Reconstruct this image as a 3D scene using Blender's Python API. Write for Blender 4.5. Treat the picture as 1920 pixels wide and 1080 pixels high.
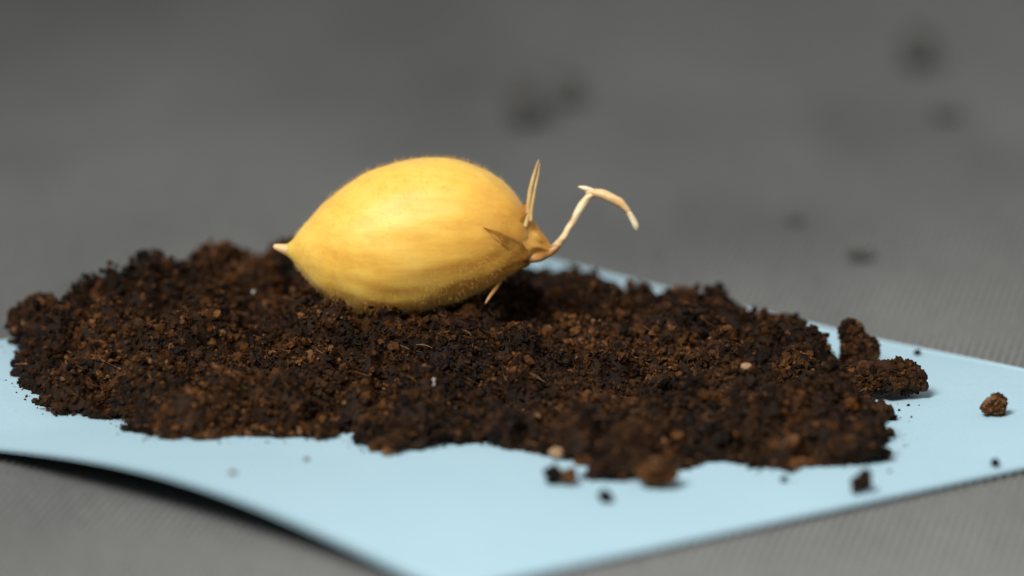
import bpy, math
import numpy as np
from mathutils import Vector, Matrix, noise

MM = 0.001
rng = np.random.default_rng(11)
scene = bpy.context.scene
COL = scene.collection
for o in list(bpy.data.objects):
    bpy.data.objects.remove(o)

# ------------------------------------------------------------------ camera
ELEV = math.radians(11.9)
DIST = 500.0                      # mm, camera to the point under the middle of the picture
FPX = 24.12 * DIST                # focal length in photograph pixels (1920 wide)
CE, SE = math.cos(ELEV), math.sin(ELEV)
CAM = np.array([0.0, -DIST * CE, DIST * SE])
FWD = np.array([0.0, CE, -SE]); UPV = np.array([0.0, SE, CE])
cam_data = bpy.data.cameras.new('camera')
cam = bpy.data.objects.new('camera', cam_data); COL.objects.link(cam)
cam.location = CAM * MM
cam.rotation_euler = (math.pi / 2 - ELEV, 0, 0)
cam_data.sensor_width = 36.0
cam_data.lens = 36.0 * FPX / 1920.0
cam_data.clip_start = 0.01; cam_data.clip_end = 20.0
cam_data.dof.use_dof = True
FOCUS_Y = -40.5
cam_data.dof.focus_distance = float((np.array([0, FOCUS_Y, 2.0]) - CAM) @ FWD) * MM
cam_data.dof.aperture_fstop = 18.5
scene.camera = cam

# ------------------------------------------------------------------ light
world = bpy.data.worlds.new('World'); scene.world = world; world.use_nodes = True
bg = world.node_tree.nodes['Background']
bg.inputs[0].default_value = (0.97, 0.985, 1.0, 1); bg.inputs[1].default_value = 0.32

def area_lamp(name, loc, target, size, power, color, spread=180):
    ld = bpy.data.lights.new(name, 'AREA'); ld.shape = 'DISK'; ld.size = size * MM
    ld.energy = power; ld.color = color; ld.spread = math.radians(spread)
    lo = bpy.data.objects.new(name, ld); COL.objects.link(lo)
    lo.location = Vector(loc) * MM
    d = (Vector(target) - Vector(loc)).normalized()
    lo.rotation_euler = d.to_track_quat('-Z', 'Y').to_euler()
    return lo
area_lamp('softbox_lamp', (-175, -455, 450), (50, -115, 0), 260, 0.66, (1.0, 0.985, 0.95), 58)

scene.view_settings.view_transform = 'Standard'
scene.view_settings.look = 'None'
scene.view_settings.gamma = 1.0
scene.view_settings.exposure = 0.12
scene.view_settings.use_curve_mapping = False

# ------------------------------------------------------------------ pixel helpers (photograph pixels -> mm)
def ray(px, py):
    d = FWD + np.array([1.0, 0, 0]) * (px - 960) / FPX + UPV * (540 - py) / FPX
    return d
def on_z(px, py, z=0.0):
    d = ray(px, py); return CAM + d * (z - CAM[2]) / d[2]
def on_y(px, py, y):
    d = ray(px, py); return CAM + d * (y - CAM[1]) / d[1]
def mmpx(y, z=0.0):
    return float((np.array([0, y, z]) - CAM) @ FWD) / FPX

# ------------------------------------------------------------------ material helpers
def new_mat(name):
    m = bpy.data.materials.new(name); m.use_nodes = True
    nt = m.node_tree; b = nt.nodes['Principled BSDF']
    return m, nt, b
def N(nt, t, **kw):
    n = nt.nodes.new(t)
    for k, v in kw.items():
        if k in n.inputs: n.inputs[k].default_value = v
        else: setattr(n, k, v)
    return n
def ramp(nt, stops, interp='LINEAR'):
    r = nt.nodes.new('ShaderNodeValToRGB'); r.color_ramp.interpolation = interp
    e = r.color_ramp.elements
    while len(e) < len(stops): e.new(0.5)
    for i, (p, c) in enumerate(stops):
        e[i].position = p; e[i].color = (c[0], c[1], c[2], 1)
    return r
def coords(nt, scale=(1, 1, 1), rot=(0, 0, 0)):
    tc = nt.nodes.new('ShaderNodeTexCoord'); mp = nt.nodes.new('ShaderNodeMapping')
    mp.inputs['Scale'].default_value = scale; mp.inputs['Rotation'].default_value = rot
    nt.links.new(tc.outputs['Object'], mp.inputs['Vector']); return mp.outputs[0]
def mix_rgb(nt, mode, fac, a, b):
    m = nt.nodes.new('ShaderNodeMix'); m.data_type = 'RGBA'; m.blend_type = mode
    for sock, v in ((0, fac), (6, a), (7, b)):
        if hasattr(v, 'links') or hasattr(v, 'is_linked'): nt.links.new(v, m.inputs[sock])
        else: m.inputs[sock].default_value = v if sock == 0 else (v[0], v[1], v[2], 1)
    return m.outputs[2]
def bump(nt, b, height, strength=0.3, dist=0.0001):
    bn = nt.nodes.new('ShaderNodeBump'); bn.inputs['Strength'].default_value = strength
    bn.inputs['Distance'].default_value = dist
    nt.links.new(height, bn.inputs['Height']); nt.links.new(bn.outputs[0], b.inputs['Normal'])

# cloth
RIB = math.radians(-8.5)
m_cloth, nt, b = new_mat('grey_cloth')
v = coords(nt)
vl = coords(nt, (1, 0.25, 1))
n1 = N(nt, 'ShaderNodeTexNoise', Scale=24.0, Detail=4.0, Roughness=0.55); nt.links.new(vl, n1.inputs['Vector'])
r1 = ramp(nt, [(0.30, (0.124, 0.127, 0.123)), (0.50, (0.180, 0.183, 0.176)), (0.70, (0.222, 0.224, 0.215))])
nt.links.new(n1.outputs[0], r1.inputs[0])
n2 = N(nt, 'ShaderNodeTexNoise', Scale=900.0, Detail=3.0, Roughness=0.6); nt.links.new(v, n2.inputs['Vector'])
r2 = ramp(nt, [(0.3, (0.82, 0.82, 0.82)), (0.7, (1.12, 1.12, 1.12))]); nt.links.new(n2.outputs[0], r2.inputs[0])
c = mix_rgb(nt, 'MULTIPLY', 1.0, r1.outputs[0], r2.outputs[0])
nt.links.new(c, b.inputs['Base Color'])
b.inputs['Roughness'].default_value = 0.95; b.inputs['Specular IOR Level'].default_value = 0.15
v2 = coords(nt, (1, 1, 1), (0, 0, -RIB))
wv = N(nt, 'ShaderNodeTexWave', Scale=230.0, Distortion=1.5, bands_direction='Y'); nt.links.new(v2, wv.inputs['Vector'])
bump(nt, b, wv.outputs['Fac'], 0.5, 0.0001)

# paper
m_paper, nt, b = new_mat('blue_paper')
v = coords(nt)
n1 = N(nt, 'ShaderNodeTexNoise', Scale=70.0, Detail=5.0, Roughness=0.6); nt.links.new(v, n1.inputs['Vector'])
r1 = ramp(nt, [(0.3, (0.350, 0.518, 0.598)), (0.7, (0.378, 0.542, 0.620))]); nt.links.new(n1.outputs[0], r1.inputs[0])
n2 = N(nt, 'ShaderNodeTexNoise', Scale=2600.0, Detail=2.0); nt.links.new(v, n2.inputs['Vector'])
r2 = ramp(nt, [(0.25, (0.95, 0.95, 0.95)), (0.75, (1.02, 1.02, 1.02))]); nt.links.new(n2.outputs[0], r2.inputs[0])
nt.links.new(mix_rgb(nt, 'MULTIPLY', 1.0, r1.outputs[0], r2.outputs[0]), b.inputs['Base Color'])
b.inputs['Roughness'].default_value = 0.85; b.inputs['Specular IOR Level'].default_value = 0.2
bump(nt, b, n2.outputs[0], 0.25, 0.00004)

# dusty crumb
m_dust, nt, b = new_mat('dusty_crumb')
v = coords(nt)
n1 = N(nt, 'ShaderNodeTexNoise', Scale=900.0, Detail=4.0); nt.links.new(v, n1.inputs['Vector'])
r1 = ramp(nt, [(0.3, (0.085, 0.084, 0.079)), (0.7, (0.140, 0.139, 0.132))]); nt.links.new(n1.outputs[0], r1.inputs[0])
nt.links.new(r1.outputs[0], b.inputs['Base Color']); b.inputs['Roughness'].default_value = 0.9

# soil: colour per grain from the grain's own tone
m_soil, nt, b = new_mat('peat_soil')
at = nt.nodes.new('ShaderNodeAttribute'); at.attribute_name = 'tone'
r1 = ramp(nt, [(0.0, (0.004, 0.0024, 0.0016)), (0.30, (0.0165, 0.0074, 0.0026)), (0.55, (0.047, 0.0182, 0.0045)),
               (0.78, (0.098, 0.039, 0.0090)), (0.90, (0.150, 0.072, 0.030)), (0.975, (0.22, 0.135, 0.075)), (1.0, (0.42, 0.33, 0.25))])
nt.links.new(at.outputs['Fac'], r1.inputs[0])
v = coords(nt)
n1 = N(nt, 'ShaderNodeTexNoise', Scale=2600.0, Detail=4.0, Roughness=0.65); nt.links.new(v, n1.inputs['Vector'])
r2 = ramp(nt, [(0.3, (0.55, 0.52, 0.5)), (0.7, (1.35, 1.3, 1.25))]); nt.links.new(n1.outputs[0], r2.inputs[0])
nt.links.new(mix_rgb(nt, 'MULTIPLY', 1.0, r1.outputs[0], r2.outputs[0]), b.inputs['Base Color'])
b.inputs['Roughness'].default_value = 0.65; b.inputs['Specular IOR Level'].default_value = 0.12
bump(nt, b, n1.outputs[0], 0.7, 0.00012)

# pale grains
m_pale, nt, b = new_mat('pale_grain')
v = coords(nt)
n1 = N(nt, 'ShaderNodeTexNoise', Scale=1800.0, Detail=3.0); nt.links.new(v, n1.inputs['Vector'])
r1 = ramp(nt, [(0.3, (0.36, 0.32, 0.27)), (0.7, (0.60, 0.56, 0.50))]); nt.links.new(n1.outputs[0], r1.inputs[0])
nt.links.new(r1.outputs[0], b.inputs['Base Color']); b.inputs['Roughness'].default_value = 0.6
m_tan, nt, b = new_mat('tan_grain')
v = coords(nt)
n1 = N(nt, 'ShaderNodeTexNoise', Scale=1800.0, Detail=3.0); nt.links.new(v, n1.inputs['Vector'])
r1 = ramp(nt, [(0.3, (0.24, 0.13, 0.06)), (0.7, (0.45, 0.29, 0.16))]); nt.links.new(n1.outputs[0], r1.inputs[0])
nt.links.new(r1.outputs[0], b.inputs['Base Color']); b.inputs['Roughness'].default_value = 0.7

# seed skin: streaky gold, browner towards the root end
m_seed, nt, b = new_mat('golden_seed_skin')
v = coords(nt, (1, 1, 1))
vs = coords(nt, (0.16, 1, 1), (0, math.radians(-8), 0))
n1 = N(nt, 'ShaderNodeTexNoise', Scale=2300.0, Detail=5.0, Roughness=0.62); nt.links.new(vs, n1.inputs['Vector'])
n2 = N(nt, 'ShaderNodeTexNoise', Scale=260.0, Detail=4.0, Roughness=0.6); nt.links.new(v, n2.inputs['Vector'])
r1 = ramp(nt, [(0.25, (0.82, 0.462, 0.062)), (0.50, (0.88, 0.535, 0.093)), (0.75, (0.92, 0.605, 0.135))])
nt.links.new(n2.outputs[0], r1.inputs[0])
r2 = ramp(nt, [(0.32, (0.80, 0.72, 0.58)), (0.55, (1.0, 1.0, 1.0)), (0.75, (1.05, 1.06, 1.15))])
nt.links.new(n1.outputs[0], r2.inputs[0])
c = mix_rgb(nt, 'MULTIPLY', 0.42, r1.outputs[0], r2.outputs[0])
sep = nt.nodes.new('ShaderNodeSeparateXYZ'); nt.links.new(v, sep.inputs[0])
# brown stain at the root end: along +x, reaching further on the belly
ma = N(nt, 'ShaderNodeMath', operation='MULTIPLY_ADD'); nt.links.new(sep.outputs[2], ma.inputs[0]); ma.inputs[1].default_value = -0.55
nt.links.new(sep.outputs[0], ma.inputs[2])
mb = N(nt, 'ShaderNodeMath', operation='MULTIPLY_ADD'); nt.links.new(n2.outputs[0], mb.inputs[0]); mb.inputs[1].default_value = 0.004
nt.links.new(ma.outputs[0], mb.inputs[2])
mr = N(nt, 'ShaderNodeMapRange'); mr.inputs[1].default_value = 0.0005; mr.inputs[2].default_value = 0.0115
nt.links.new(mb.outputs[0], mr.inputs[0]); mr.interpolation_type = 'SMOOTHSTEP'
c = mix_rgb(nt, 'MIX', mr.outputs[0], c, mix_rgb(nt, 'MULTIPLY', 1.0, c, (0.74, 0.43, 0.13)))
nt.links.new(c, b.inputs['Base Color'])
b.inputs['Roughness'].default_value = 0.52; b.inputs['Specular IOR Level'].default_value = 0.5
b.inputs['Subsurface Weight'].default_value = 0.65; b.inputs['Subsurface Radius'].default_value = (1.0, 0.55, 0.15)
b.inputs['Subsurface Scale'].default_value = 0.0035
b.inputs['Sheen Weight'].default_value = 0.25; b.inputs['Sheen Roughness'].default_value = 0.4; b.inputs['Sheen Tint'].default_value = (1.0, 0.85, 0.5, 1)
bump(nt, b, n1.outputs[0], 0.35, 0.00008)

def simple_mat(name, stops, scale, rough, sss=0.0, stretch=(1, 1, 1), transl=0.0):
    m, nt, b = new_mat(name)
    v = coords(nt, stretch)
    n = N(nt, 'ShaderNodeTexNoise', Scale=scale, Detail=4.0, Roughness=0.6); nt.links.new(v, n.inputs['Vector'])
    r = ramp(nt, stops); nt.links.new(n.outputs[0], r.inputs[0]); nt.links.new(r.outputs[0], b.inputs['Base Color'])
    b.inputs['Roughness'].default_value = rough
    b.inputs['Subsurface Weight'].default_value = sss
    b.inputs['Subsurface Radius'].default_value = (1.0, 0.5, 0.2); b.inputs['Subsurface Scale'].default_value = 0.0005
    b.inputs['Transmission Weight'].default_value = transl
    bump(nt, b, n.outputs[0], 0.5, 0.00006)
    return m
m_nub = simple_mat('pale_nub', [(0.3, (0.72, 0.43, 0.16)), (0.7, (0.84, 0.57, 0.28))], 1500, 0.5, 0.2)
m_husk = simple_mat('orange_husk', [(0.28, (0.30, 0.11, 0.016)), (0.5, (0.66, 0.32, 0.05)), (0.72, (0.84, 0.50, 0.12))], 900, 0.42, 0.15, (0.4, 1, 1))
m_scale = simple_mat('brown_scale', [(0.28, (0.30, 0.10, 0.013)), (0.5, (0.52, 0.23, 0.03)), (0.74, (0.72, 0.39, 0.07))], 800, 0.5, 0.1, (0.5, 1, 1))
m_awn = simple_mat('straw_awn', [(0.3, (0.42, 0.25, 0.08)), (0.7, (0.66, 0.46, 0.18))], 1300, 0.5, 0.15, (1, 1, 0.3))
m_root = simple_mat('cream_root', [(0.3, (0.66, 0.45, 0.20)), (0.7, (0.87, 0.72, 0.46))], 1100, 0.42, 0.2)
m_arm = simple_mat('tan_root', [(0.3, (0.62, 0.35, 0.13)), (0.7, (0.84, 0.61, 0.32))], 1100, 0.45, 0.2)
m_tip = simple_mat('white_root_tip', [(0.3, (0.72, 0.55, 0.32)), (0.7, (0.88, 0.77, 0.57))], 1100, 0.4, 0.2)
m_base = simple_mat('brown_root_base', [(0.3, (0.20, 0.075, 0.014)), (0.7, (0.52, 0.26, 0.07))], 1100, 0.38, 0.1)
m_fuzz = simple_mat('pale_fuzz', [(0.3, (0.66, 0.40, 0.09)), (0.7, (0.80, 0.54, 0.15))], 500, 0.5)

# ------------------------------------------------------------------ mesh helpers
def mesh_np(name, verts, tris, mat, tone=None, smooth=False, quads=False):
    """verts (n,3) in mm, tris (m,3) or quads (m,4) -> mesh data in metres"""
    me = bpy.data.meshes.new(name)
    k = tris.shape[1]
    me.vertices.add(len(verts)); me.vertices.foreach_set('co', (np.asarray(verts, dtype=np.float32) * MM).ravel())
    me.loops.add(len(tris) * k); me.loops.foreach_set('vertex_index', np.asarray(tris, dtype=np.int32).ravel())
    me.polygons.add(len(tris)); me.polygons.foreach_set('loop_start', np.arange(0, len(tris) * k, k, dtype=np.int32))
    if tone is not None:
        a = me.attributes.new('tone', 'FLOAT', 'POINT'); a.data.foreach_set('value', np.asarray(tone, dtype=np.float32))
    me.polygons.foreach_set('use_smooth', np.full(len(tris), smooth, dtype=bool))
    me.update(calc_edges=True); me.validate()
    me.materials.append(mat)
    return me
def link(name, me, parent=None, loc=(0, 0, 0)):
    o = bpy.data.objects.new(name, me); COL.objects.link(o)
    o.location = Vector(loc) * MM
    if parent is not None: o.parent = parent
    return o
def tag(o, label=None, cat=None, group=None, kind=None):
    for k, v in (('label', label), ('category', cat), ('group', group), ('kind', kind)):
        if v: o[k] = v
    return o

def ico(sub):
    t = (1 + 5 ** .5) / 2
    V = np.array([(-1, t, 0), (1, t, 0), (-1, -t, 0), (1, -t, 0), (0, -1, t), (0, 1, t), (0, -1, -t), (0, 1, -t), (t, 0, -1), (t, 0, 1), (-t, 0, -1), (-t, 0, 1)], float)
    V /= np.linalg.norm(V[0])
    F = [(0, 11, 5), (0, 5, 1), (0, 1, 7), (0, 7, 10), (0, 10, 11), (1, 5, 9), (5, 11, 4), (11, 10, 2), (10, 7, 6), (7, 1, 8), (3, 9, 4), (3, 4, 2), (3, 2, 6), (3, 6, 8), (3, 8, 9), (4, 9, 5), (2, 4, 11), (6, 2, 10), (8, 6, 7), (9, 8, 1)]
    V = [tuple(p) for p in V]
    for _ in range(sub):
        cache = {}; G = []
        def mid(a, b):
            k = (min(a, b), max(a, b))
            if k not in cache:
                p = (np.array(V[a]) + np.array(V[b])) / 2; p /= np.linalg.norm(p)
                cache[k] = len(V); V.append(tuple(p))
            return cache[k]
        for a, b_, c_ in F:
            x, y, z = mid(a, b_), mid(b_, c_), mid(c_, a)
            G += [(a, x, z), (b_, y, x), (c_, z, y), (x, y, z)]
        F = G
    return np.array(V), np.array(F)
I0, I1, I2, I3 = ico(0), ico(1), ico(2), ico(3)
def variants(base, n, amp):
    out = []
    for i in range(n):
        V = base[0].copy()
        off = rng.uniform(-50, 50, 3)
        r = np.array([1 + amp * noise.noise(Vector(p * 1.6 + off)) * 1.6 + amp * rng.normal() * 0.45 for p in V])
        V = V * r[:, None]
        out.append(V)
    return out
VAR0 = variants(I0, 8, 0.35); VAR1 = variants(I1, 10, 0.34)

def rand_rot(n):
    q = rng.normal(size=(n, 4)); q /= np.linalg.norm(q, axis=1)[:, None]
    w, x, y, z = q.T
    return np.stack([np.stack([1 - 2 * (y * y + z * z), 2 * (x * y - z * w), 2 * (x * z + y * w)], -1),
                     np.stack([2 * (x * y + z * w), 1 - 2 * (x * x + z * z), 2 * (y * z - x * w)], -1),
                     np.stack([2 * (x * z - y * w), 2 * (y * z + x * w), 1 - 2 * (x * x + y * y)], -1)], -2)
class Soup:
    def __init__(s): s.V = []; s.F = []; s.T = []; s.n = 0
    def add(s, V, F, T):
        s.V.append(V); s.F.append(F + s.n); s.T.append(T); s.n += len(V)
    def grains(s, P, R, tone, base, var):
        """grains at P with radius R"""
        n = len(P)
        if n == 0: return
        M = rand_rot(n)
        S = np.stack([rng.uniform(0.75, 1.35, n), rng.uniform(0.7, 1.1, n), rng.uniform(0.5, 1.0, n)], -1) * R[:, None]
        which = rng.integers(0, len(var), n)
        for k in range(len(var)):
            idx = np.where(which == k)[0]
            if len(idx) == 0: continue
            V = var[k][None] * S[idx][:, None, :]
            V = np.einsum('nij,nvj->nvi', M[idx], V) + P[idx][:, None, :]
            nv = V.shape[1]
            F = base[1][None] + (np.arange(len(idx)) * nv)[:, None, None]
            s.add(V.reshape(-1, 3), F.reshape(-1, 3), np.repeat(tone[idx], nv))
    def fibres(s, P, L, rad, tone):
        for p, l, r, t in zip(P, L, rad, tone):
            d = rng.normal(size=3); d[2] = abs(d[2]) * 0.35; d /= np.linalg.norm(d)
            k = rng.normal(size=3) * 0.35
            a = np.cross(d, [0.3, 0.5, 0.8]); a /= np.linalg.norm(a); bb = np.cross(d, a)
            V = []
            for j in range(5):
                u = j / 4 - 0.5
                c_ = p + d * l * u + k * l * u * u
                rr = r * (1 - 1.2 * abs(u))
                for q in range(3):
                    an = q * 2.094
                    V.append(c_ + a * rr * math.cos(an) + bb * rr * math.sin(an))
            F = []
            for j in range(4):
                for q in range(3):
                    A, B = j * 3 + q, j * 3 + (q + 1) % 3
                    F += [(A, B, B + 3), (A, B + 3, A + 3)]
            F += [(0, 2, 1), (12, 13, 14)]
            s.add(np.array(V), np.array(F), np.full(len(V), t))
    def mesh(s, name, mat, origin=(0, 0, 0)):
        return mesh_np(name, np.concatenate(s.V) - np.array(origin), np.concatenate(s.F), mat, np.concatenate(s.T))
def tones(n, mean=0.42, sd=0.22):
    t = np.clip(rng.normal(mean, sd, n), 0, 0.93)
    t = np.where(rng.random(n) < 0.003, rng.uniform(0.93, 0.985, n), t)
    return t
def vnoise(X, Y, s, seed):
    """smooth value noise on arrays"""
    r_ = np.random.default_rng(seed); G = r_.random((64, 64))
    x, y = X / s, Y / s
    xi, yi = np.floor(x).astype(int), np.floor(y).astype(int)
    fx, fy = x - xi, y - yi
    fx = fx * fx * (3 - 2 * fx); fy = fy * fy * (3 - 2 * fy)
    g = lambda a, b_: G[a % 64, b_ % 64]
    return (g(xi, yi) * (1 - fx) + g(xi + 1, yi) * fx) * (1 - fy) + (g(xi, yi + 1) * (1 - fx) + g(xi + 1, yi + 1) * fx) * fy
def sstep(a, b_, x):
    t = np.clip((x - a) / (b_ - a), 0, 1); return t * t * (3 - 2 * t)

# ------------------------------------------------------------------ the cloth
def cloth_z(X, Y):
    z = 5.0 * (vnoise(X, Y, 190, 5) - 0.5) * sstep(20, 120, Y) + 0.5 * (vnoise(X, Y, 60, 6) - 0.5) * sstep(10, 40, Y)
    z = z - 14.0 * sstep(15, 150, Y) * sstep(20, -90, X)          # sag added at far left, tilting the cloth off the lamp to darken it
    return z
def build_cloth():
    pitch = 0.62
    xs = np.concatenate([np.linspace(-1500, -130, 40)[:-1], np.arange(-130, 130, pitch / 4), np.linspace(130, 1500, 40)])
    ys = np.concatenate([np.linspace(-1200, -170, 16)[:-1], np.arange(-170, 260, 3.2), np.linspace(260, 2500, 40)])
    U, W = np.meshgrid(xs, ys)
    c_, s_ = math.cos(RIB), math.sin(RIB)
    X = U * c_ - W * s_; Y = U * s_ + W * c_
    inside = sstep(130, 120, np.abs(U))
    wob = 0.12 * (vnoise(X, Y, 23, 3) - 0.5)
    rib = 0.5 + 0.5 * np.cos(2 * np.pi * (U + wob) / pitch)
    Z = cloth_z(X, Y) - 0.50 + 0.50 * np.sqrt(rib) * inside + 0.50 * (1 - inside) * 0.6
    nx, ny = len(xs), len(ys)
    I = np.arange(nx * ny).reshape(ny, nx)
    Q = np.stack([I[:-1, :-1], I[:-1, 1:], I[1:, 1:], I[1:, :-1]], -1).reshape(-1, 4)
    me = mesh_np('ground_cloth', np.stack([X, Y, Z], -1).reshape(-1, 3), Q, m_cloth, smooth=True)
    tag(link('ground_cloth', me), 'grey ribbed woven cloth spread under everything', kind='structure')
build_cloth()

# ------------------------------------------------------------------ the paper
PR = math.radians(40.8); PO = np.array([-4.3, -94.9]) + 0.2 * np.array([math.cos(PR), math.sin(PR)]); PS = 75.0; PSU = 73.1
PU = np.array([math.cos(PR), math.sin(PR)]); PV = np.array([-math.sin(PR), math.cos(PR)])
def paper_uv(x, y):
    dx, dy = x - PO[0], y - PO[1]
    return dx * PU[0] + dy * PU[1], dx * PV[0] + dy * PV[1]
def paper_z_uv(u, v):
    z = 0.12 + 0 * u
    z = z + 2.25 * np.exp(-np.maximum(u, 0) / 15.0) * np.sin(np.pi * np.clip(v / 55.0, 0, 1)) ** 1.15     # front edge arches up
    z = z + 1.1 * sstep(52, 76, v) * sstep(60, 10, u)                                        # lifted towards the hidden corner
    z = z + 0.25 * sstep(50, 71, u) * sstep(42, 20, v)
    z = z + 0.12 * np.sin(u / 9.0) * np.sin(v / 11.0 + 1) * sstep(3, 15, u) * sstep(3, 15, v)
    return np.maximum(z, 0.08)
def paper_z(x, y):
    u, v = paper_uv(np.asarray(x, float), np.asarray(y, float)); return paper_z_uv(np.clip(u, 0, PS), np.clip(v, 0, PS))
def build_paper():
    n = 96; th = 0.11
    g = np.linspace(0, PS, n); U, V = np.meshgrid(g * PSU / PS, g)
    Z = paper_z_uv(U, V)
    X = PO[0] + U * PU[0] + V * PV[0]; Y = PO[1] + U * PU[1] + V * PV[1]
    top = np.stack([X, Y, Z + th], -1).reshape(-1, 3); bot = np.stack([X, Y, Z], -1).reshape(-1, 3)
    I = np.arange(n * n).reshape(n, n)
    Q = np.stack([I[:-1, :-1], I[:-1, 1:], I[1:, 1:], I[1:, :-1]], -1).reshape(-1, 4)
    loop = np.concatenate([I[0, :-1], I[:-1, -1], I[-1, :0:-1], I[:0:-1, 0]])
    nxt = np.roll(loop, -1); k = n * n
    side = np.stack([loop, loop + k, nxt + k, nxt], -1)[:, ::-1]
    me = mesh_np('paper_note', np.concatenate([top, bot]), np.concatenate([Q, Q[:, ::-1] + k, side]), m_paper, smooth=False)
    me.polygons.foreach_set('use_smooth', np.concatenate([np.ones(2 * len(Q), bool), np.zeros(len(side), bool)]))
    tag(link('paper_note', me), 'pale blue square paper note lying on the grey cloth under the soil', 'paper')
    return th
PTH = build_paper()
def ptop(x, y): return paper_z(x, y) + PTH

# ------------------------------------------------------------------ the soil heap
SEED_Y = -31.0
front_px = [(38, 690), (52, 735), (100, 776), (165, 772), (250, 800), (300, 832), (400, 828), (470, 822), (540, 832), (600, 830), (660, 815),
            (692, 850), (730, 862), (800, 845), (880, 838), (950, 850), (1020, 852), (1085, 868), (1110, 905), (1135, 925), (1165, 895),
            (1225, 908), (1275, 875), (1360, 862), (1440, 878), (1500, 880), (1520, 862), (1600, 864), (1648, 860), (1660, 800), (1648, 752)]
# silhouette of the back of the heap in the photograph, and how far back its ridge stands (mm)
ridge_px = [(20, 600), (45, 575), (70, 556), (110, 562), (135, 545), (165, 508), (215, 480), (262, 452), (310, 474), (360, 468), (420, 452), (470, 440), (540, 436),
            (620, 424), (700, 420), (800, 424), (900, 446), (960, 486), (1000, 502), (1060, 494), (1115, 500), (1150, 522), (1185, 536), (1240, 537),
            (1325, 538), (1380, 556), (1425, 578), (1445, 586), (1478, 562), (1520, 598), (1545, 650), (1580, 690), (1640, 750)]
ridge_Y = lambda px: np.interp(px, [0, 150, 300, 540, 800, 1000, 1200, 1400, 1540, 1640], [-30, -24, -16, -9, -6, -8, -14, -20, -28, -44])
fp = np.array([on_z(px, py, 0.5) for px, py in front_px])[:, :2]
rp = np.array([on_y(px, py, float(ridge_Y(px))) for px, py in ridge_px])
rx, ry, rz = rp[:, 0], rp[:, 1], rp[:, 2] - ptop(rp[:, 0], rp[:, 1])
back = np.stack([rx, ry + 3.5], -1)[::-1]
POLY = np.concatenate([fp, back])
GX = np.arange(-40, 34, 0.25); GY = np.arange(-66, 4, 0.25)
XX, YY = np.meshgrid(GX, GY)
def poly_dist(X, Y):
    P = POLY; Q = np.roll(P, -1, 0)
    D = np.full(X.shape, 1e9); ins = np.zeros(X.shape, bool)
    for (ax, ay), (bx, by) in zip(P, Q):
        ex, ey = bx - ax, by - ay
        t = np.clip(((X - ax) * ex + (Y - ay) * ey) / (ex * ex + ey * ey + 1e-9), 0, 1)
        D = np.minimum(D, np.hypot(X - ax - t * ex, Y - ay - t * ey))
        cr = ((ay > Y) != (by > Y)) & (X < (bx - ax) * (Y - ay) / (by - ay + 1e-12) + ax)
        ins ^= cr
    return np.where(ins, D, -D)
SD = poly_dist(XX, YY) + (vnoise(XX, YY, 2.1, 61) - 0.5) * 1.7 + (vnoise(XX, YY, 0.9, 62) - 0.5) * 1.0
fo = np.argsort(fp[:, 0]); yf = np.interp(XX, fp[fo, 0], fp[fo, 1])
ro = np.argsort(rx); yr = np.interp(XX, rx[ro], ry[ro]); hr = np.interp(XX, rx[ro], rz[ro])
T = (YY - yf) / np.maximum(yr - yf, 2.0)
TOP = 1.9 + (np.maximum(hr - 0.35, 1.2) - 1.9) * sstep(0.05, 1.0, T)
lump = vnoise(XX, YY, 7.5, 21) * 0.6 + vnoise(XX, YY, 3.6, 22) * 0.4
TOP = TOP + (lump - 0.5) * 3.4 * (1 - 0.6 * sstep(0.7, 0.95, T))
EDGE = np.where(YY > yr - 3, 1.1, 1.7)
H = TOP * (1 - np.exp(-np.maximum(SD, 0) / EDGE))
sc = on_y(745, 588, SEED_Y)
bed_h = sc[2] - ptop(sc[0], SEED_Y)
bed = (bed_h - 0.1) * np.exp(-(np.maximum(np.abs(XX - sc[0]) - 3.5, 0) / 9.0) ** 2 - (np.maximum(np.abs(YY - SEED_Y + 1.5) - 3.0, 0) / 8.0) ** 2)
H = np.where(SD > 0, np.maximum(H, bed * (1 - np.exp(-np.maximum(SD, 0) / EDGE)) + (lump - 0.6) * 0.8), H)
# crumbs of soil: domed lumps on the surface
def sampleH(x, y, A=None):
    A = H if A is None else A
    i = np.clip(((np.asarray(y) - GY[0]) / 0.25).astype(int), 0, len(GY) - 1); j = np.clip(((np.asarray(x) - GX[0]) / 0.25).astype(int), 0, len(GX) - 1)
    return A[i, j]
def domes(A, n, r0, r1, sink):
    B = A.copy(); ys, xs = np.where(SD > 0.3); pick = rng.integers(0, len(xs), n)
    for k in pick:
        cx, cy = XX[ys[k], xs[k]] + rng.uniform(-.1, .1), YY[ys[k], xs[k]] + rng.uniform(-.1, .1)
        r = rng.uniform(r0, r1); h0 = A[ys[k], xs[k]] - r * sink
        w = int(r / 0.25) + 2
        a0, a1, b0, b1 = max(ys[k] - w, 0), ys[k] + w, max(xs[k] - w, 0), xs[k] + w
        d2 = (XX[a0:a1, b0:b1] - cx) ** 2 + (YY[a0:a1, b0:b1] - cy) ** 2
        dome = h0 + np.sqrt(np.maximum(r * r - d2, 0))
        B[a0:a1, b0:b1] = np.where(d2 < r * r, np.maximum(B[a0:a1, b0:b1], dome), B[a0:a1, b0:b1])
    return B
H = domes(H - 0.35, 90, 1.4, 2.4, 0.3)
H = domes(H, 330, 0.8, 1.5, 0.15)
H = domes(H, 1100, 0.45, 1.0, 0.45)
cap = hr + np.maximum(yr - YY, 0) * 0.205 - 0.12 + 0.9 * (vnoise(XX, YY, 1.3, 51) - 0.5)
H = np.where(T > 0.35, np.minimum(H, np.maximum(cap, 0.5)), H)
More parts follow.
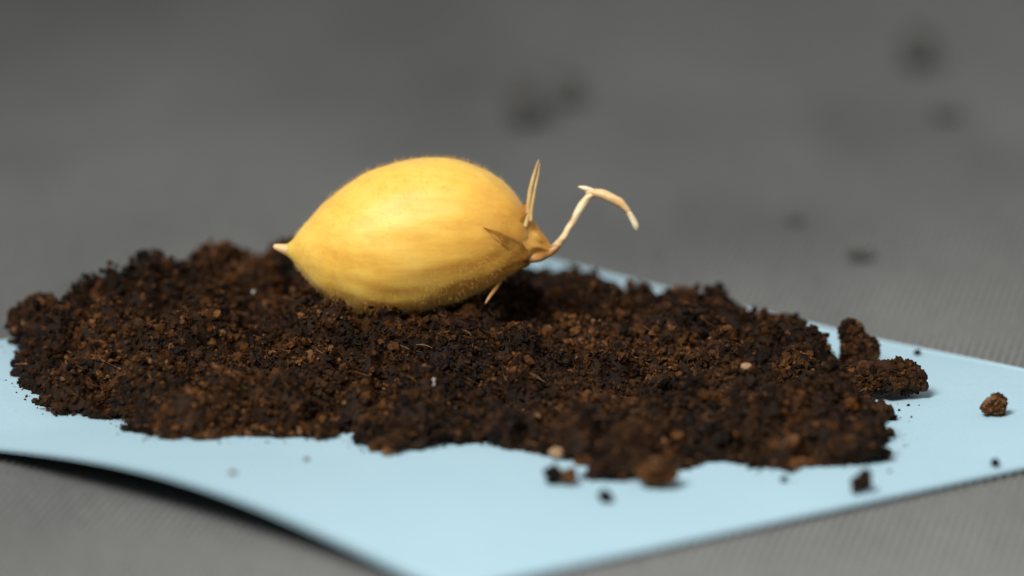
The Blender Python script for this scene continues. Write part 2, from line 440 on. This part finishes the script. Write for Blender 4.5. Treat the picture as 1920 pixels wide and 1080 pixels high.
H = H - (1.9 * sstep(0.56, 0.82, vnoise(XX, YY, 2.8, 33)) + 0.8 * sstep(0.55, 0.75, vnoise(XX, YY, 1.1, 34))) * sstep(0.5, 2, SD)
# seat of the seed
seat = sc[2] - ptop(sc[0], SEED_Y) - 0.1 + ((XX - sc[0]) / 8.0) ** 2 * 1.6 + ((YY - SEED_Y) / 5.0) ** 2 * 2.4
near = (np.abs(XX - sc[0]) < 13) & (np.abs(YY - SEED_Y) < 8)
H = np.where(near, np.minimum(H, seat), H)
und = np.sqrt(((XX - sc[0]) / 6.5) ** 2 + ((YY - SEED_Y) / 4.5) ** 2)
H = np.where(und < 1.6, np.maximum(H, seat - 0.35 - 4.0 * np.maximum(und - 0.45, 0)), H)
H = np.minimum(H, 0.3 + 1.9 * np.maximum(SD, 0))
H = np.where(SD > 0, np.maximum(H, 0.05), 0)
ZP = ptop(XX, YY)

def build_heap():
    S = Soup()
    # compact core
    step = 1
    keep = SD > -0.05
    idx = np.full(XX.shape, -1); idx[keep] = np.arange(keep.sum())
    Vc = np.stack([XX[keep], YY[keep], (ZP + H * 0.97 - 0.15 * sstep(0, 1, SD))[keep]], -1)
    a, b_, c_, d_ = idx[:-1, :-1], idx[:-1, 1:], idx[1:, 1:], idx[1:, :-1]
    ok = (a >= 0) & (b_ >= 0) & (c_ >= 0) & (d_ >= 0)
    F = np.concatenate([np.stack([a[ok], b_[ok], c_[ok]], -1), np.stack([a[ok], c_[ok], d_[ok]], -1)])
    S.add(Vc, F, np.clip(0.22 + 0.25 * (vnoise(Vc[:, 0], Vc[:, 1], 1.2, 8) - 0.3), 0, 0.6))
    # grains over it, denser on steep faces
    gy, gx = np.gradient(H, 0.25)
    w = np.sqrt(1 + gx * gx + gy * gy) * (SD > 0); w = np.minimum(w, 4); w /= w.sum()
    wf = w.ravel()
    nrm = np.stack([-gx, -gy, np.ones_like(gx)], -1); nrm /= np.linalg.norm(nrm, axis=-1)[..., None]
    hue = vnoise(XX, YY, 5.0, 41) * 0.5 + vnoise(XX, YY, 2.2, 42) * 0.5
    def scatter(n, mu, sg, lo, hi, base, var, lift):
        k = rng.choice(wf.size, n, p=wf); i, j = np.unravel_index(k, XX.shape)
        R = np.clip(np.exp(rng.normal(math.log(mu), sg, n)), lo, hi)
        P = np.stack([XX[i, j] + rng.uniform(-.125, .125, n), YY[i, j] + rng.uniform(-.125, .125, n), (ZP + H)[i, j]], -1)
        P += nrm[i, j] * (R * rng.uniform(-0.5, lift, n))[:, None]
        P[:, 2] -= rng.random(n) * np.minimum(np.hypot(gx, gy)[i, j] * 0.22, H[i, j])
        P[:, 2] = np.maximum(P[:, 2], ZP[i, j] + R * 0.45)
        t = np.clip(tones(n, 0.36, 0.2) + (hue[i, j] - 0.5) * 0.85, 0, 0.91); t = np.where(R > 0.22, np.minimum(t, 0.86), t)
        S.grains(P, R, t, base, var)
    scatter(10500, 0.225, 0.42, 0.10, 0.48, I1, VAR1, 0.75)
    scatter(44000, 0.11, 0.40, 0.045, 0.26, I0, VAR0, 1.4)
    # crumbs pressed up against the seed
    n = 240; a_ = rng.uniform(-0.15 * np.pi, 1.15 * np.pi, n); q_ = rng.uniform(0.85, 1.15, n)
    x = sc[0] + 5.6 * np.cos(a_) * q_; y = SEED_Y - 2.6 * np.sin(a_) * q_
    R = np.clip(np.exp(rng.normal(math.log(0.2), 0.45, n)), 0.08, 0.5)
    S.grains(np.stack([x, y, sampleH(x, y) + ptop(x, y) + R * rng.uniform(0.2, 1.3, n)], -1), R, tones(n, 0.34, 0.2), I1, VAR1)
    # fibres
    n = 2600; k = rng.choice(wf.size, n, p=wf); i, j = np.unravel_index(k, XX.shape)
    P = np.stack([XX[i, j], YY[i, j], (ZP + H)[i, j] + rng.uniform(0.02, 0.3, n)], -1)
    S.fibres(P, rng.uniform(0.5, 1.7, n), rng.uniform(0.025, 0.065, n), np.clip(rng.normal(0.62, 0.18, n), 0, 0.95))
    # stray dust along the foot of the heap
    k = np.flatnonzero(((SD < 0) & (SD > -3)).ravel()); wd = np.exp(SD.ravel()[k] / 0.8); k = rng.choice(k, 260, p=wd / wd.sum())
    x, y = XX.ravel()[k], YY.ravel()[k]; u_, v_ = paper_uv(x, y); ok = (v_ < 74) & (u_ < PSU - 1); x, y = x[ok], y[ok]
    R = np.clip(np.exp(rng.normal(math.log(0.06), 0.45, len(x))), 0.03, 0.16)
    S.grains(np.stack([x, y, ptop(x, y) + R * 0.6], -1), R, tones(len(x), 0.35, 0.2), I0, VAR0)
    o = link('soil_heap', S.mesh('soil_heap', m_soil))
    tag(o, 'dark brown crumbly peat soil heaped on the blue paper', 'soil', kind='stuff')
build_heap()

# ------------------------------------------------------------------ loose clods and crumbs
def clod_mesh(name, lobes, mean=0.42, mat=None, grains=True):
    """lobes: (x, y, z, rx, ry, rz) in mm relative to the base"""
    S = Soup()
    for (x, y, z, a, b_, c_) in lobes:
        off = rng.uniform(-40, 40, 3)
        V = I2[0].copy() if max(a, b_, c_) < 0.8 else I3[0].copy()
        r = np.array([1 + 0.42 * noise.noise(Vector(p * 1.5 + off)) + 0.26 * noise.noise(Vector(p * 4 + off)) for p in V])
        V = V * r[:, None] * np.array([a, b_, c_]) + np.array([x, y, z])
        F = I2[1] if max(a, b_, c_) < 0.8 else I3[1]
        S.add(V, F, np.clip(mean + 0.2 * np.array([noise.noise(Vector(p * 2.0)) for p in V]), 0, 0.95))
        if grains:
            area = (a * b_ + b_ * c_ + a * c_) * 4
            for (n, mu, base, var) in ((int(area * 5), 0.24, I1, VAR1), (int(area * 16), 0.12, I0, VAR0)):
                d = rng.normal(size=(n, 3)); d /= np.linalg.norm(d, axis=1)[:, None]
                R = np.clip(np.exp(rng.normal(math.log(mu), 0.3, n)), 0.05, 0.45 * min(a, b_, c_) + 0.04)
                S.grains(d * np.array([a, b_, c_]) * rng.uniform(0.9, 1.15, n)[:, None] + np.array([x, y, z]), R, tones(n, mean, 0.2), base, var)
    zmin = min(V[:, 2].min() for V in S.V)
    return S.mesh(name, mat or m_soil, (0, 0, zmin + 0.02))
def loose(name, px, py, lobes, label, cat, on='paper', mean=0.42, mat=None, group=None, grains=True):
    if on == 'paper':
        p = on_z(px, py, 0.3)
        for _ in range(4): p = on_z(px, py, float(ptop(p[0], p[1])))
    elif on == 'cloth':
        p = on_z(px, py, 0.0)
        for _ in range(8): p = on_z(px, py, float(cloth_z(np.array(p[0]), np.array(p[1]))))
    else:
        d = ray(px, py); d = d / np.linalg.norm(d); p = None
        for s in np.arange(380, 560, 0.1):
            q = CAM + d * s
            if GX[0] < q[0] < GX[-1] and GY[0] < q[1] < GY[-1] and q[2] < float(sampleH(q[0], q[1]) + ptop(q[0], q[1])) + 0.2:
                p = q; break
    o = link(name, clod_mesh(name, lobes, mean, mat, grains), loc=p)
    tag(o, label, cat, group)
    return o

# clods at the right end of the heap
loose('soil_clod', 1660, 745, [(0.3, 0, 1.1, 2.2, 1.5, 1.1), (-2.0, 0.6, 0.9, 1.4, 1.3, 0.95), (1.6, -0.2, 1.0, 1.0, 1.0, 0.9), (1.75, 0.2, 1.95, 0.4, 0.4, 0.4)],
      'long knobbly clod sticking out of the heap in front of an upright clod', 'clod')
loose('soil_clod', 1608, 692, [(0, 0, 1.1, 1.2, 1.2, 1.1), (-0.45, 0.4, 2.2, 0.85, 0.8, 0.9), (0.7, -0.3, 0.9, 0.8, 0.8, 0.8)],
      'upright brown clod standing behind the long knobbly clod', 'clod')
loose('soil_clod', 68, 642, [(0, 0, 1.3, 1.75, 1.5, 1.3), (0.3, 0.2, 2.2, 1.1, 1.0, 0.9), (-0.7, -0.3, 0.9, 1.2, 1.0, 0.9)],
      'rounded shaggy clod at the heap end opposite the long clod', 'clod')
loose('soil_clod', 1612, 868, [(0, 0, 1.0, 1.2, 1.0, 1.0), (0.3, 0.1, 1.9, 0.9, 0.8, 0.8), (-1.2, 0.1, 0.8, 1.0, 0.9, 0.8)],
      'blocky blackish clod at the heap foot behind the two lobed crumb', 'clod', mean=0.3)
# crumbs on the paper
loose('soil_crumb', 1864, 780, [(0.1, 0, 0.6, 0.72, 0.65, 0.6), (-0.5, 0, 0.35, 0.36, 0.4, 0.35), (0.15, 0.05, 1.1, 0.32, 0.3, 0.3)],
      'rusty brown crumb lying alone on bare blue paper, largest of the loose crumbs', 'crumb', mean=0.66)
loose('soil_crumb', 1866, 876, [(0, 0, 0.28, 0.31, 0.3, 0.28)], 'round black crumb between the rusty lone crumb and the paper edge', 'crumb', mean=0.1, grains=False)
loose('soil_crumb', 1720, 666, [(0, 0, 0.22, 0.25, 0.25, 0.22)], 'tiny crumb on bare paper behind the long knobbly clod', 'crumb', mean=0.4, grains=False)
loose('soil_crumb', 1615, 926, [(0.25, 0.3, 0.75, 0.42, 0.4, 0.6), (-0.25, 0.2, 0.6, 0.38, 0.36, 0.36), (-0.38, -0.1, 0.25, 0.27, 0.27, 0.26)],
      'jagged two lobed dark crumb in front of the blocky clod', 'crumb', mean=0.25)
loose('soil_crumb', 1470, 904, [(0, 0, 0.2, 0.25, 0.24, 0.2)], 'tiny black crumb on the paper between the tongue of soil and two lobed crumb', 'crumb', mean=0.12, grains=False)
loose('soil_crumb', 1038, 908, [(0, 0, 0.5, 0.55, 0.5, 0.48)], 'blackish crumb touching a lighter brown crumb before the heap', 'crumb', mean=0.08)
loose('soil_crumb', 1066, 910, [(0, 0, 0.45, 0.48, 0.45, 0.45)], 'lighter brown crumb touching a blackish crumb before the heap', 'crumb', mean=0.72)
loose('soil_crumb', 1135, 942, [(0, 0, 0.3, 0.42, 0.38, 0.32)], 'small dark crumb off the pointed tongue of soil', 'crumb', mean=0.15)
loose('soil_clod', 1232, 914, [(0, 0, 0.8, 1.2, 1.0, 0.8), (0.5, 0.1, 1.2, 0.7, 0.6, 0.6)], 'rust brown clod jutting from the heap front next to the pointed tongue', 'clod', mean=0.55)
loose('soil_crumb', 437, 890, [(0, 0, 0.16, 0.26, 0.22, 0.14)], 'larger of two grey specks on the paper, closer to its lifted edge', 'speck', mean=0.97, grains=False)
loose('soil_crumb', 575, 864, [(0, 0, 0.13, 0.2, 0.18, 0.13)], 'smaller of two grey specks on the paper, closer to the soil', 'speck', mean=0.965, grains=False)
# crumbs dropped on the cloth behind
loose('soil_crumb', 985, 235, [(0, 0, 1.2, 1.5, 1.5, 1.2), (-0.5, 0.2, 2.6, 1.4, 1.3, 1.2), (-1.1, 0.4, 3.6, 0.8, 0.8, 0.8)], 'large blurred dark crumb on the cloth behind the seed', 'crumb', on='cloth', mat=m_dust)
loose('soil_crumb', 1060, 195, [(0, 0, 0.9, 1.3, 1.3, 0.9), (0.3, 0.3, 1.9, 0.9, 0.8, 0.9)], 'blurred dark crumb beside the large one on the cloth', 'crumb', on='cloth', mat=m_dust)
loose('soil_crumb', 1718, 125, [(0, 0, 1.2, 1.5, 1.5, 1.2), (0.1, 0, 2.4, 1.1, 1.0, 1.0)], 'blurred dark crumb farthest out on the cloth beyond the paper', 'crumb', on='cloth', mat=m_dust)
loose('soil_crumb', 1772, 220, [(0, 0, 0.4, 1.2, 1.2, 0.4)], 'faint flat crumb on the cloth next to the farthest crumb', 'crumb', on='cloth', mat=m_dust)
loose('soil_crumb', 1612, 485, [(0, 0, 0.4, 0.9, 0.9, 0.4)], 'small blurred crumb on the cloth closest to the blue paper', 'crumb', on='cloth', mat=m_dust)
loose('soil_crumb', 1490, 415, [(0, 0, 0.25, 0.7, 0.7, 0.25)], 'very faint tiny crumb on the cloth, second closest to the paper', 'crumb', on='cloth', mat=m_dust)
# pale grains in the soil
loose('mineral_grain', 813, 726, [(0, 0, 0.3, 0.2, 0.2, 0.32)], 'bright white oval grain on the soil below the seed', 'grain', on='soil', mat=m_pale, grains=False)
loose('mineral_grain', 1400, 694, [(0, 0, 0.3, 0.40, 0.3, 0.24)], 'tan angular grain on the soil towards the long knobbly clod', 'grain', on='soil', mat=m_tan, grains=False)
loose('mineral_grain', 475, 552, [(0, 0, 0.15, 0.12, 0.12, 0.15)], 'small white grain on the soil by the pointed seed tip', 'grain', on='soil', mat=m_pale, grains=False)
loose('mineral_grain', 1042, 858, [(0, 0, 0.36, 0.42, 0.36, 0.36)], 'dull pinkish grain at the front edge of the heap', 'grain', on='soil', mat=m_tan, grains=False)

# ------------------------------------------------------------------ the seed
K = mmpx(SEED_Y, 8.0)
base = on_y(745, 590, SEED_Y)
seed = bpy.data.objects.new('sprouting_seed', None); COL.objects.link(seed); seed.location = Vector(base) * MM
seed.empty_display_size = 0.005
tag(seed, 'plump golden fuzzy seed with a curled pale root lying on the soil', 'seed')
def loc2(px, py, dy=0.0):
    """photograph pixel -> mm relative to the seed base, in the plane dy mm behind the seed axis"""
    return on_y(px, py, SEED_Y + dy) - base
OUT = np.array([(531, 460, 474), (538, 457.5, 480), (546, 452, 487), (554, 443, 496), (562, 432, 506), (575, 418, 521), (600, 390, 546), (625, 367, 563), (650, 348, 576), (680, 330, 586), (710, 317, 590),
                (740, 307, 590), (770, 301, 586), (800, 298, 580), (830, 298, 572), (860, 302, 562), (890, 311, 550), (920, 326, 536), (945, 344, 521),
                (965, 364, 508), (980, 386, 497), (992, 410, 488), (1000, 432, 480), (1005, 450, 474), (1008, 460, 468)], float)
def crom(A, xs):
    """smooth interpolation of columns of A over its first column"""
    x = A[:, 0]; out = []
    for c_ in range(1, A.shape[1]):
        y = A[:, c_]; m = np.gradient(y, x)
        k = np.clip(np.searchsorted(x, xs) - 1, 0, len(x) - 2)
        h = x[k + 1] - x[k]; t = (xs - x[k]) / h
        out.append((2 * t**3 - 3 * t**2 + 1) * y[k] + (t**3 - 2 * t**2 + t) * h * m[k] + (-2 * t**3 + 3 * t**2) * y[k + 1] + (t**3 - t**2) * h * m[k + 1])
    return out
def section(px):
    px = np.atleast_1d(np.asarray(px, float)); t, b_ = crom(OUT, px)
    top = np.array([loc2(a, c_) for a, c_ in zip(px, t)]); bot = np.array([loc2(a, c_) for a, c_ in zip(px, b_)])
    return (top + bot) / 2, (top[:, 2] - bot[:, 2]) / 2
DEPTH = 0.88
crease = [(990, 484), (960, 496), (920, 510), (885, 524), (850, 536)]
def body_front(px, py, out=0.0):
    c_, r = section(px); p = loc2(px, py)
    f = np.clip((p[2] - c_[0][2]) / (r[0] + 1e-6), -0.995, 0.995)
    s = math.sqrt(1 - f * f)
    n = np.array([0, -s, f])
    # correct for the view slope
    y = -r[0] * DEPTH * s
    p = loc2(px, py, y) + n * out
    return p
CREASE = np.array([body_front(*q) for q in crease])
def build_body():
    s = (1 - np.cos(np.linspace(0, np.pi, 150))) / 2
    px = OUT[0, 0] + s * (OUT[-1, 0] - OUT[0, 0])
    C, R = section(px); n = 128
    th = np.linspace(0, 2 * np.pi, n, endpoint=False)
    V = np.zeros((len(px), n, 3))
    V[:, :, 0] = C[:, 0, None]
    V[:, :, 1] = C[:, 1, None] - R[:, None] * DEPTH * np.cos(th)
    V[:, :, 2] = C[:, 2, None] + R[:, None] * np.sin(th)
    W = np.zeros_like(V); W[:, :, 1] = -np.cos(th); W[:, :, 2] = np.sin(th)
    soft = np.minimum(R / 2.0, 1)[:, None]
    for i in range(len(px)):
        for j in range(n):
            p = V[i, j]
            d = 0.13 * noise.noise(Vector((p[0] * 0.25, p[1] * 0.9, p[2] * 0.9))) + 0.022 * noise.noise(Vector((p[0] * 0.9, p[1] * 4, p[2] * 4)))
            V[i, j] = p + W[i, j] * d * soft[i, 0]
    # the crease near the root end
    Pf = V.reshape(-1, 3); D = np.full(len(Pf), 9.0); Tt = np.zeros(len(Pf))
    for k in range(len(CREASE) - 1):
        a, b_ = CREASE[k], CREASE[k + 1]; e = b_ - a
        t = np.clip(((Pf - a) @ e) / (e @ e), 0, 1); d = np.linalg.norm(Pf - a - t[:, None] * e, axis=1)
        Tt = np.where(d < D, (k + t) / (len(CREASE) - 1), Tt); D = np.minimum(D, d)
    V = (Pf - W.reshape(-1, 3) * (0.30 * np.exp(-(D / 0.20) ** 2) * (1 - Tt ** 2) - 0.12 * np.exp(-((D - 0.5) / 0.3) ** 2) * (1 - Tt))[:, None])
    m = len(px); I = np.arange(m * n).reshape(m, n)
    Q = np.stack([I[:-1], np.roll(I[:-1], -1, 1), np.roll(I[1:], -1, 1), I[1:]], -1).reshape(-1, 4)[:, ::-1]
    T3 = np.concatenate([Q[:, [0, 1, 2]], Q[:, [0, 2, 3]]])
    V = np.concatenate([V, [C[0] + [-0.05, 0, 0], C[-1] + [0.1, 0, 0]]])
    a = m * n; l0, l1 = I[0], I[-1]
    T3 = np.concatenate([T3, np.stack([np.full(n, a), np.roll(l0, -1), l0], -1), np.stack([np.full(n, a + 1), l1, np.roll(l1, -1)], -1)])
    return link('seed_body', mesh_np('seed_body', V, T3, m_seed, smooth=True), seed)
body = build_body()

def tube(pts, radii, n=12, sub=6, rough=0.06, flat=1.0):
    P = np.array(pts, float); Rr = np.array(radii, float); k = len(P)
    ts = np.linspace(0, k - 1, (k - 1) * sub + 1)
    A = np.column_stack([np.arange(k), P, Rr]); cols = crom(A, ts)
    Q = np.stack(cols[:3], -1); R = np.maximum(cols[3], 0.01)
    V = []; up = np.array([0, 1.0, 0])
    off = rng.uniform(-30, 30, 3)
    for i in range(len(Q)):
        t = Q[min(i + 1, len(Q) - 1)] - Q[max(i - 1, 0)]; t /= np.linalg.norm(t)
        a = np.cross(t, up); a /= np.linalg.norm(a); b_ = np.cross(t, a)
        for j in range(n):
            an = 2 * math.pi * j / n
            d = a * math.cos(an) + b_ * math.sin(an) * flat
            rr = R[i] * (1 + rough * 3 * noise.noise(Vector(Q[i] * 1.3 + d * 1.2 + off)))
            V.append(Q[i] + d * rr)
    m = len(Q); I = np.arange(m * n).reshape(m, n)
    q = np.stack([I[:-1], np.roll(I[:-1], -1, 1), np.roll(I[1:], -1, 1), I[1:]], -1).reshape(-1, 4)
    T3 = np.concatenate([q[:, [0, 1, 2]], q[:, [0, 2, 3]]])
    e0 = Q[0] - (Q[1] - Q[0]) / np.linalg.norm(Q[1] - Q[0]) * R[0] * 0.5
    e1 = Q[-1] + (Q[-1] - Q[-2]) / np.linalg.norm(Q[-1] - Q[-2]) * R[-1] * 0.5
    V = np.concatenate([np.array(V), [e0, e1]]); k = m * n
    T3 = np.concatenate([T3, np.stack([np.full(n, k), np.roll(I[0], -1), I[0]], -1), np.stack([np.full(n, k + 1), I[-1], np.roll(I[-1], -1)], -1)])
    return V, T3
def tube_part(name, pts, radii, mat, parent, **kw):
    P = [loc2(p[0], p[1], p[2] if len(p) > 2 else 0.0) for p in pts]
    V, T3 = tube(P, np.array(radii) * K, **kw)
    return link(name, mesh_np(name, V, T3, mat, smooth=True), parent)

tag(tube_part('pointed_tip', [(514, 462), (520, 463.5), (527, 465.5), (533, 467), (538, 468), (543, 469)], [4.2, 6.2, 7.8, 9.0, 10.6, 11], m_nub, seed, n=20, sub=5, rough=0.05), 'pale pinkish pointed nub')

# papery collar round the root end
def build_collar():
    prof = np.array([(979, 380, 500), (986, 394, 494), (996, 410, 488), (1007, 424, 483), (1017, 438, 480), (1026, 450, 478), (1032, 459, 476), (1036, 465, 473)], float)
    px = np.linspace(979, 1036, 30); t, b_ = crom(prof, px); n = 60
    V = []
    for i, (x, a, c_) in enumerate(zip(px, t, b_)):
        A, B = loc2(x, a), loc2(x, c_); C = (A + B) / 2; r = (A[2] - B[2]) / 2
        f = i / (len(px) - 1)
        for j in range(n):
            th = 2 * math.pi * j / n
            rag = 1 + (0.09 * math.cos(5 * th + 1) + 0.07 * math.cos(11 * th + 0.4 + f)) * (0.35 + f) + 0.14 * noise.noise(Vector((th * 2.2, f * 3, 4)))
            rad = r * rag * (1.05 if f > 0.15 else 1.02)
            x_off = (0.35 * math.cos(4 * th + 2) + 0.25 * noise.noise(Vector((math.cos(th) * 3, math.sin(th) * 3, 7)))) * (1 - f) ** 3
            V.append(C + np.array([x_off, -rad * 0.85 * math.cos(th), rad * math.sin(th)]))
    m = len(px); I = np.arange(m * n).reshape(m, n)
    q = np.stack([I[:-1], np.roll(I[:-1], -1, 1), np.roll(I[1:], -1, 1), I[1:]], -1).reshape(-1, 4)[:, ::-1]
    V = np.array(V); T3 = np.concatenate([q[:, [0, 1, 2]], q[:, [0, 2, 3]]])
    V = np.concatenate([V, [V[-n:].mean(0) + [0.1, 0, 0]]])
    T3 = np.concatenate([T3, np.stack([np.full(n, m * n), I[-1], np.roll(I[-1], -1)], -1)])
    return tag(link('husk_collar', mesh_np('husk_collar', V, T3, m_husk, smooth=True), seed), 'ragged orange papery collar round the root')
build_collar()
# brown dried scale lying on the front near the root
def scale_part(name, rows, mat, out0, out1, label, curl=0.12):
    """rows: list of (left px edge point, right px edge point) from tip to base; laid on the skin"""
    top, m, n = [], len(rows), 9
    for i, (a, b_) in enumerate(rows):
        for j in range(n):
            f = j / (n - 1); x = a[0] + (b_[0] - a[0]) * f; y = a[1] + (b_[1] - a[1]) * f
            h = out0 + (out1 - out0) * i / (m - 1) + curl * (abs(f - 0.5) * 2) ** 2 + 0.05 * noise.noise(Vector((x * 0.11, y * 0.11, 3)))
            top.append(body_front(min(x, 1003), y, h))
    top = np.array(top); bot = top + np.array([0, 0.2, -0.02])
    I = np.arange(m * n).reshape(m, n); k = m * n
    Q = np.stack([I[:-1, :-1], I[1:, :-1], I[1:, 1:], I[:-1, 1:]], -1).reshape(-1, 4)
    loop = np.concatenate([I[0, :-1], I[:-1, -1], I[-1, :0:-1], I[:0:-1, 0]]); nx = np.roll(loop, -1)
    side = np.stack([loop, nx, nx + k, loop + k], -1)
    return tag(link(name, mesh_np(name, np.concatenate([top, bot]), np.concatenate([Q, Q[:, ::-1] + k, side]), mat, smooth=True), seed), label)
scale_part('dried_scale', [((905, 425), (908, 427)), ((915, 428), (922, 441)), ((928, 431), (934, 453)), ((945, 436), (948, 464)), ((962, 443), (962, 473)), ((980, 452), (975, 481)), ((994, 462), (990, 484))],
           m_scale, 0.03, 0.12, 'dark brown dried scale on the side', 0.05)
scale_part('lower_scale', [((868, 531), (870, 534)), ((890, 523), (893, 531)), ((915, 513), (919, 525)), ((940, 503), (945, 515)), ((965, 493), (968, 504)), ((985, 484), (986, 492))],
           m_scale, 0.03, 0.16, 'narrow brown scale along the crease', 0.05)

tube_part('awn', [(984, 425, -1.5), (990, 400, -1.2), (992, 375, -1), (997, 345, -0.8), (1004, 318, -0.6), (1010, 300, -0.5)], [4.8, 5, 4.3, 3.7, 2.6, 1.0], m_awn, seed, flat=0.5, rough=0.09)
tube_part('awn', [(995, 415, -1.5), (998, 385, -1.3), (1003, 355, -1.1), (1009, 328, -1.0), (1012, 306, -0.9)], [3.4, 2.8, 2.4, 1.8, 0.8], m_awn, seed, flat=0.6, rough=0.09)
tube_part('awn', [(943, 514, -0.8), (935, 531, -1.5), (926, 546, -2.0), (917, 558, -2.3), (910, 569, -2.5)], [3.4, 3.6, 3.2, 2.6, 1.0], m_base, seed, flat=0.6, rough=0.09)

stalk = tube_part('root', [(1024, 477, 0), (1036, 469, 0), (1047, 457, -0.1), (1060, 440, -0.2), (1074, 416, -0.2), (1086, 394, -0.1), (1097, 377, 0), (1109, 364, 0)], [7.4, 7.3, 7.0, 6.4, 6.6, 6.9, 7.0, 7.5], m_root, seed, n=16, rough=0.10)
tag(stalk, 'slender cream root curling up')
tube_part('root_base', [(978, 482, -0.6), (992, 484, -0.9), (1006, 483, -0.9), (1018, 480, -0.5), (1030, 474, -0.2), (1041, 464.5, -0.1), (1048, 456.5, -0.1)], [9, 9, 8.4, 8, 7.8, 7.3, 6.4], m_base, stalk, n=16, rough=0.08)
tube_part('root_arm', [(1100, 362, 0), (1112, 361, 0), (1127, 363.5, -0.1), (1145, 370, -0.2), (1162, 380, -0.3), (1173, 390, -0.3), (1179, 398, -0.3)], [5, 7.6, 8.6, 8.6, 8.2, 6.8, 5.4], m_arm, stalk, n=16, rough=0.07)
tag(tube_part('root_tip', [(1174, 392, -0.3), (1181, 402, -0.3), (1187, 413, -0.3), (1192, 424, -0.3), (1194, 431, -0.3)], [5, 6, 6.4, 6, 3.4], m_tip, stalk, n=14, rough=0.06), 'white drooping root tip')
tube_part('root_spur', [(1118, 363, 0), (1106, 356.5, 0), (1096, 353, 0), (1085, 350, 0)], [6, 5.4, 4.4, 1.6], m_tip, stalk, n=12, rough=0.06)

# fuzz
def build_fuzz():
    n = 10000; u = rng.random(n); px = 552 + u * (990 - 552); th = rng.uniform(0, 2 * np.pi, n)
    C, R = section(px); V = []; F = []
    for i in range(n):
        nn = np.array([0, -math.cos(th[i]), math.sin(th[i])])
        p = C[i] + np.array([0, nn[1] * R[i] * DEPTH, nn[2] * R[i]])
        slope = (u[i] - 0.45) * 1.4
        d = nn + np.array([slope + rng.normal() * 0.35, rng.normal() * 0.25, rng.normal() * 0.25]); d /= np.linalg.norm(d)
        L = rng.uniform(0.10, 0.42) * (1.2 if 0.15 < u[i] < 0.9 else 0.7); r = rng.uniform(0.004, 0.007)
        a = np.cross(d, [0.5, 0.3, 0.1]); a /= np.linalg.norm(a); b_ = np.cross(d, a)
        mid = p + d * L * 0.55; tip = p + d * L + np.array([rng.normal() * 0.06, 0, rng.normal() * 0.05])
        k = len(V)
        for q in range(3):
            an = q * 2.094; V.append(p - d * 0.05 + (a * math.cos(an) + b_ * math.sin(an)) * r)
        for q in range(3):
            an = q * 2.094; V.append(mid + (a * math.cos(an) + b_ * math.sin(an)) * r * 0.7)
        V.append(tip)
        for q in range(3):
            w = (q + 1) % 3
            F += [(k + q, k + w, k + 3 + w), (k + q, k + 3 + w, k + 3 + q), (k + 3 + q, k + 3 + w, k + 6)]
    o = link('fuzz', mesh_np('fuzz', np.array(V), np.array(F), m_fuzz), body)
    tag(o, 'fine pale hairs over the seed skin', kind='stuff')
build_fuzz()
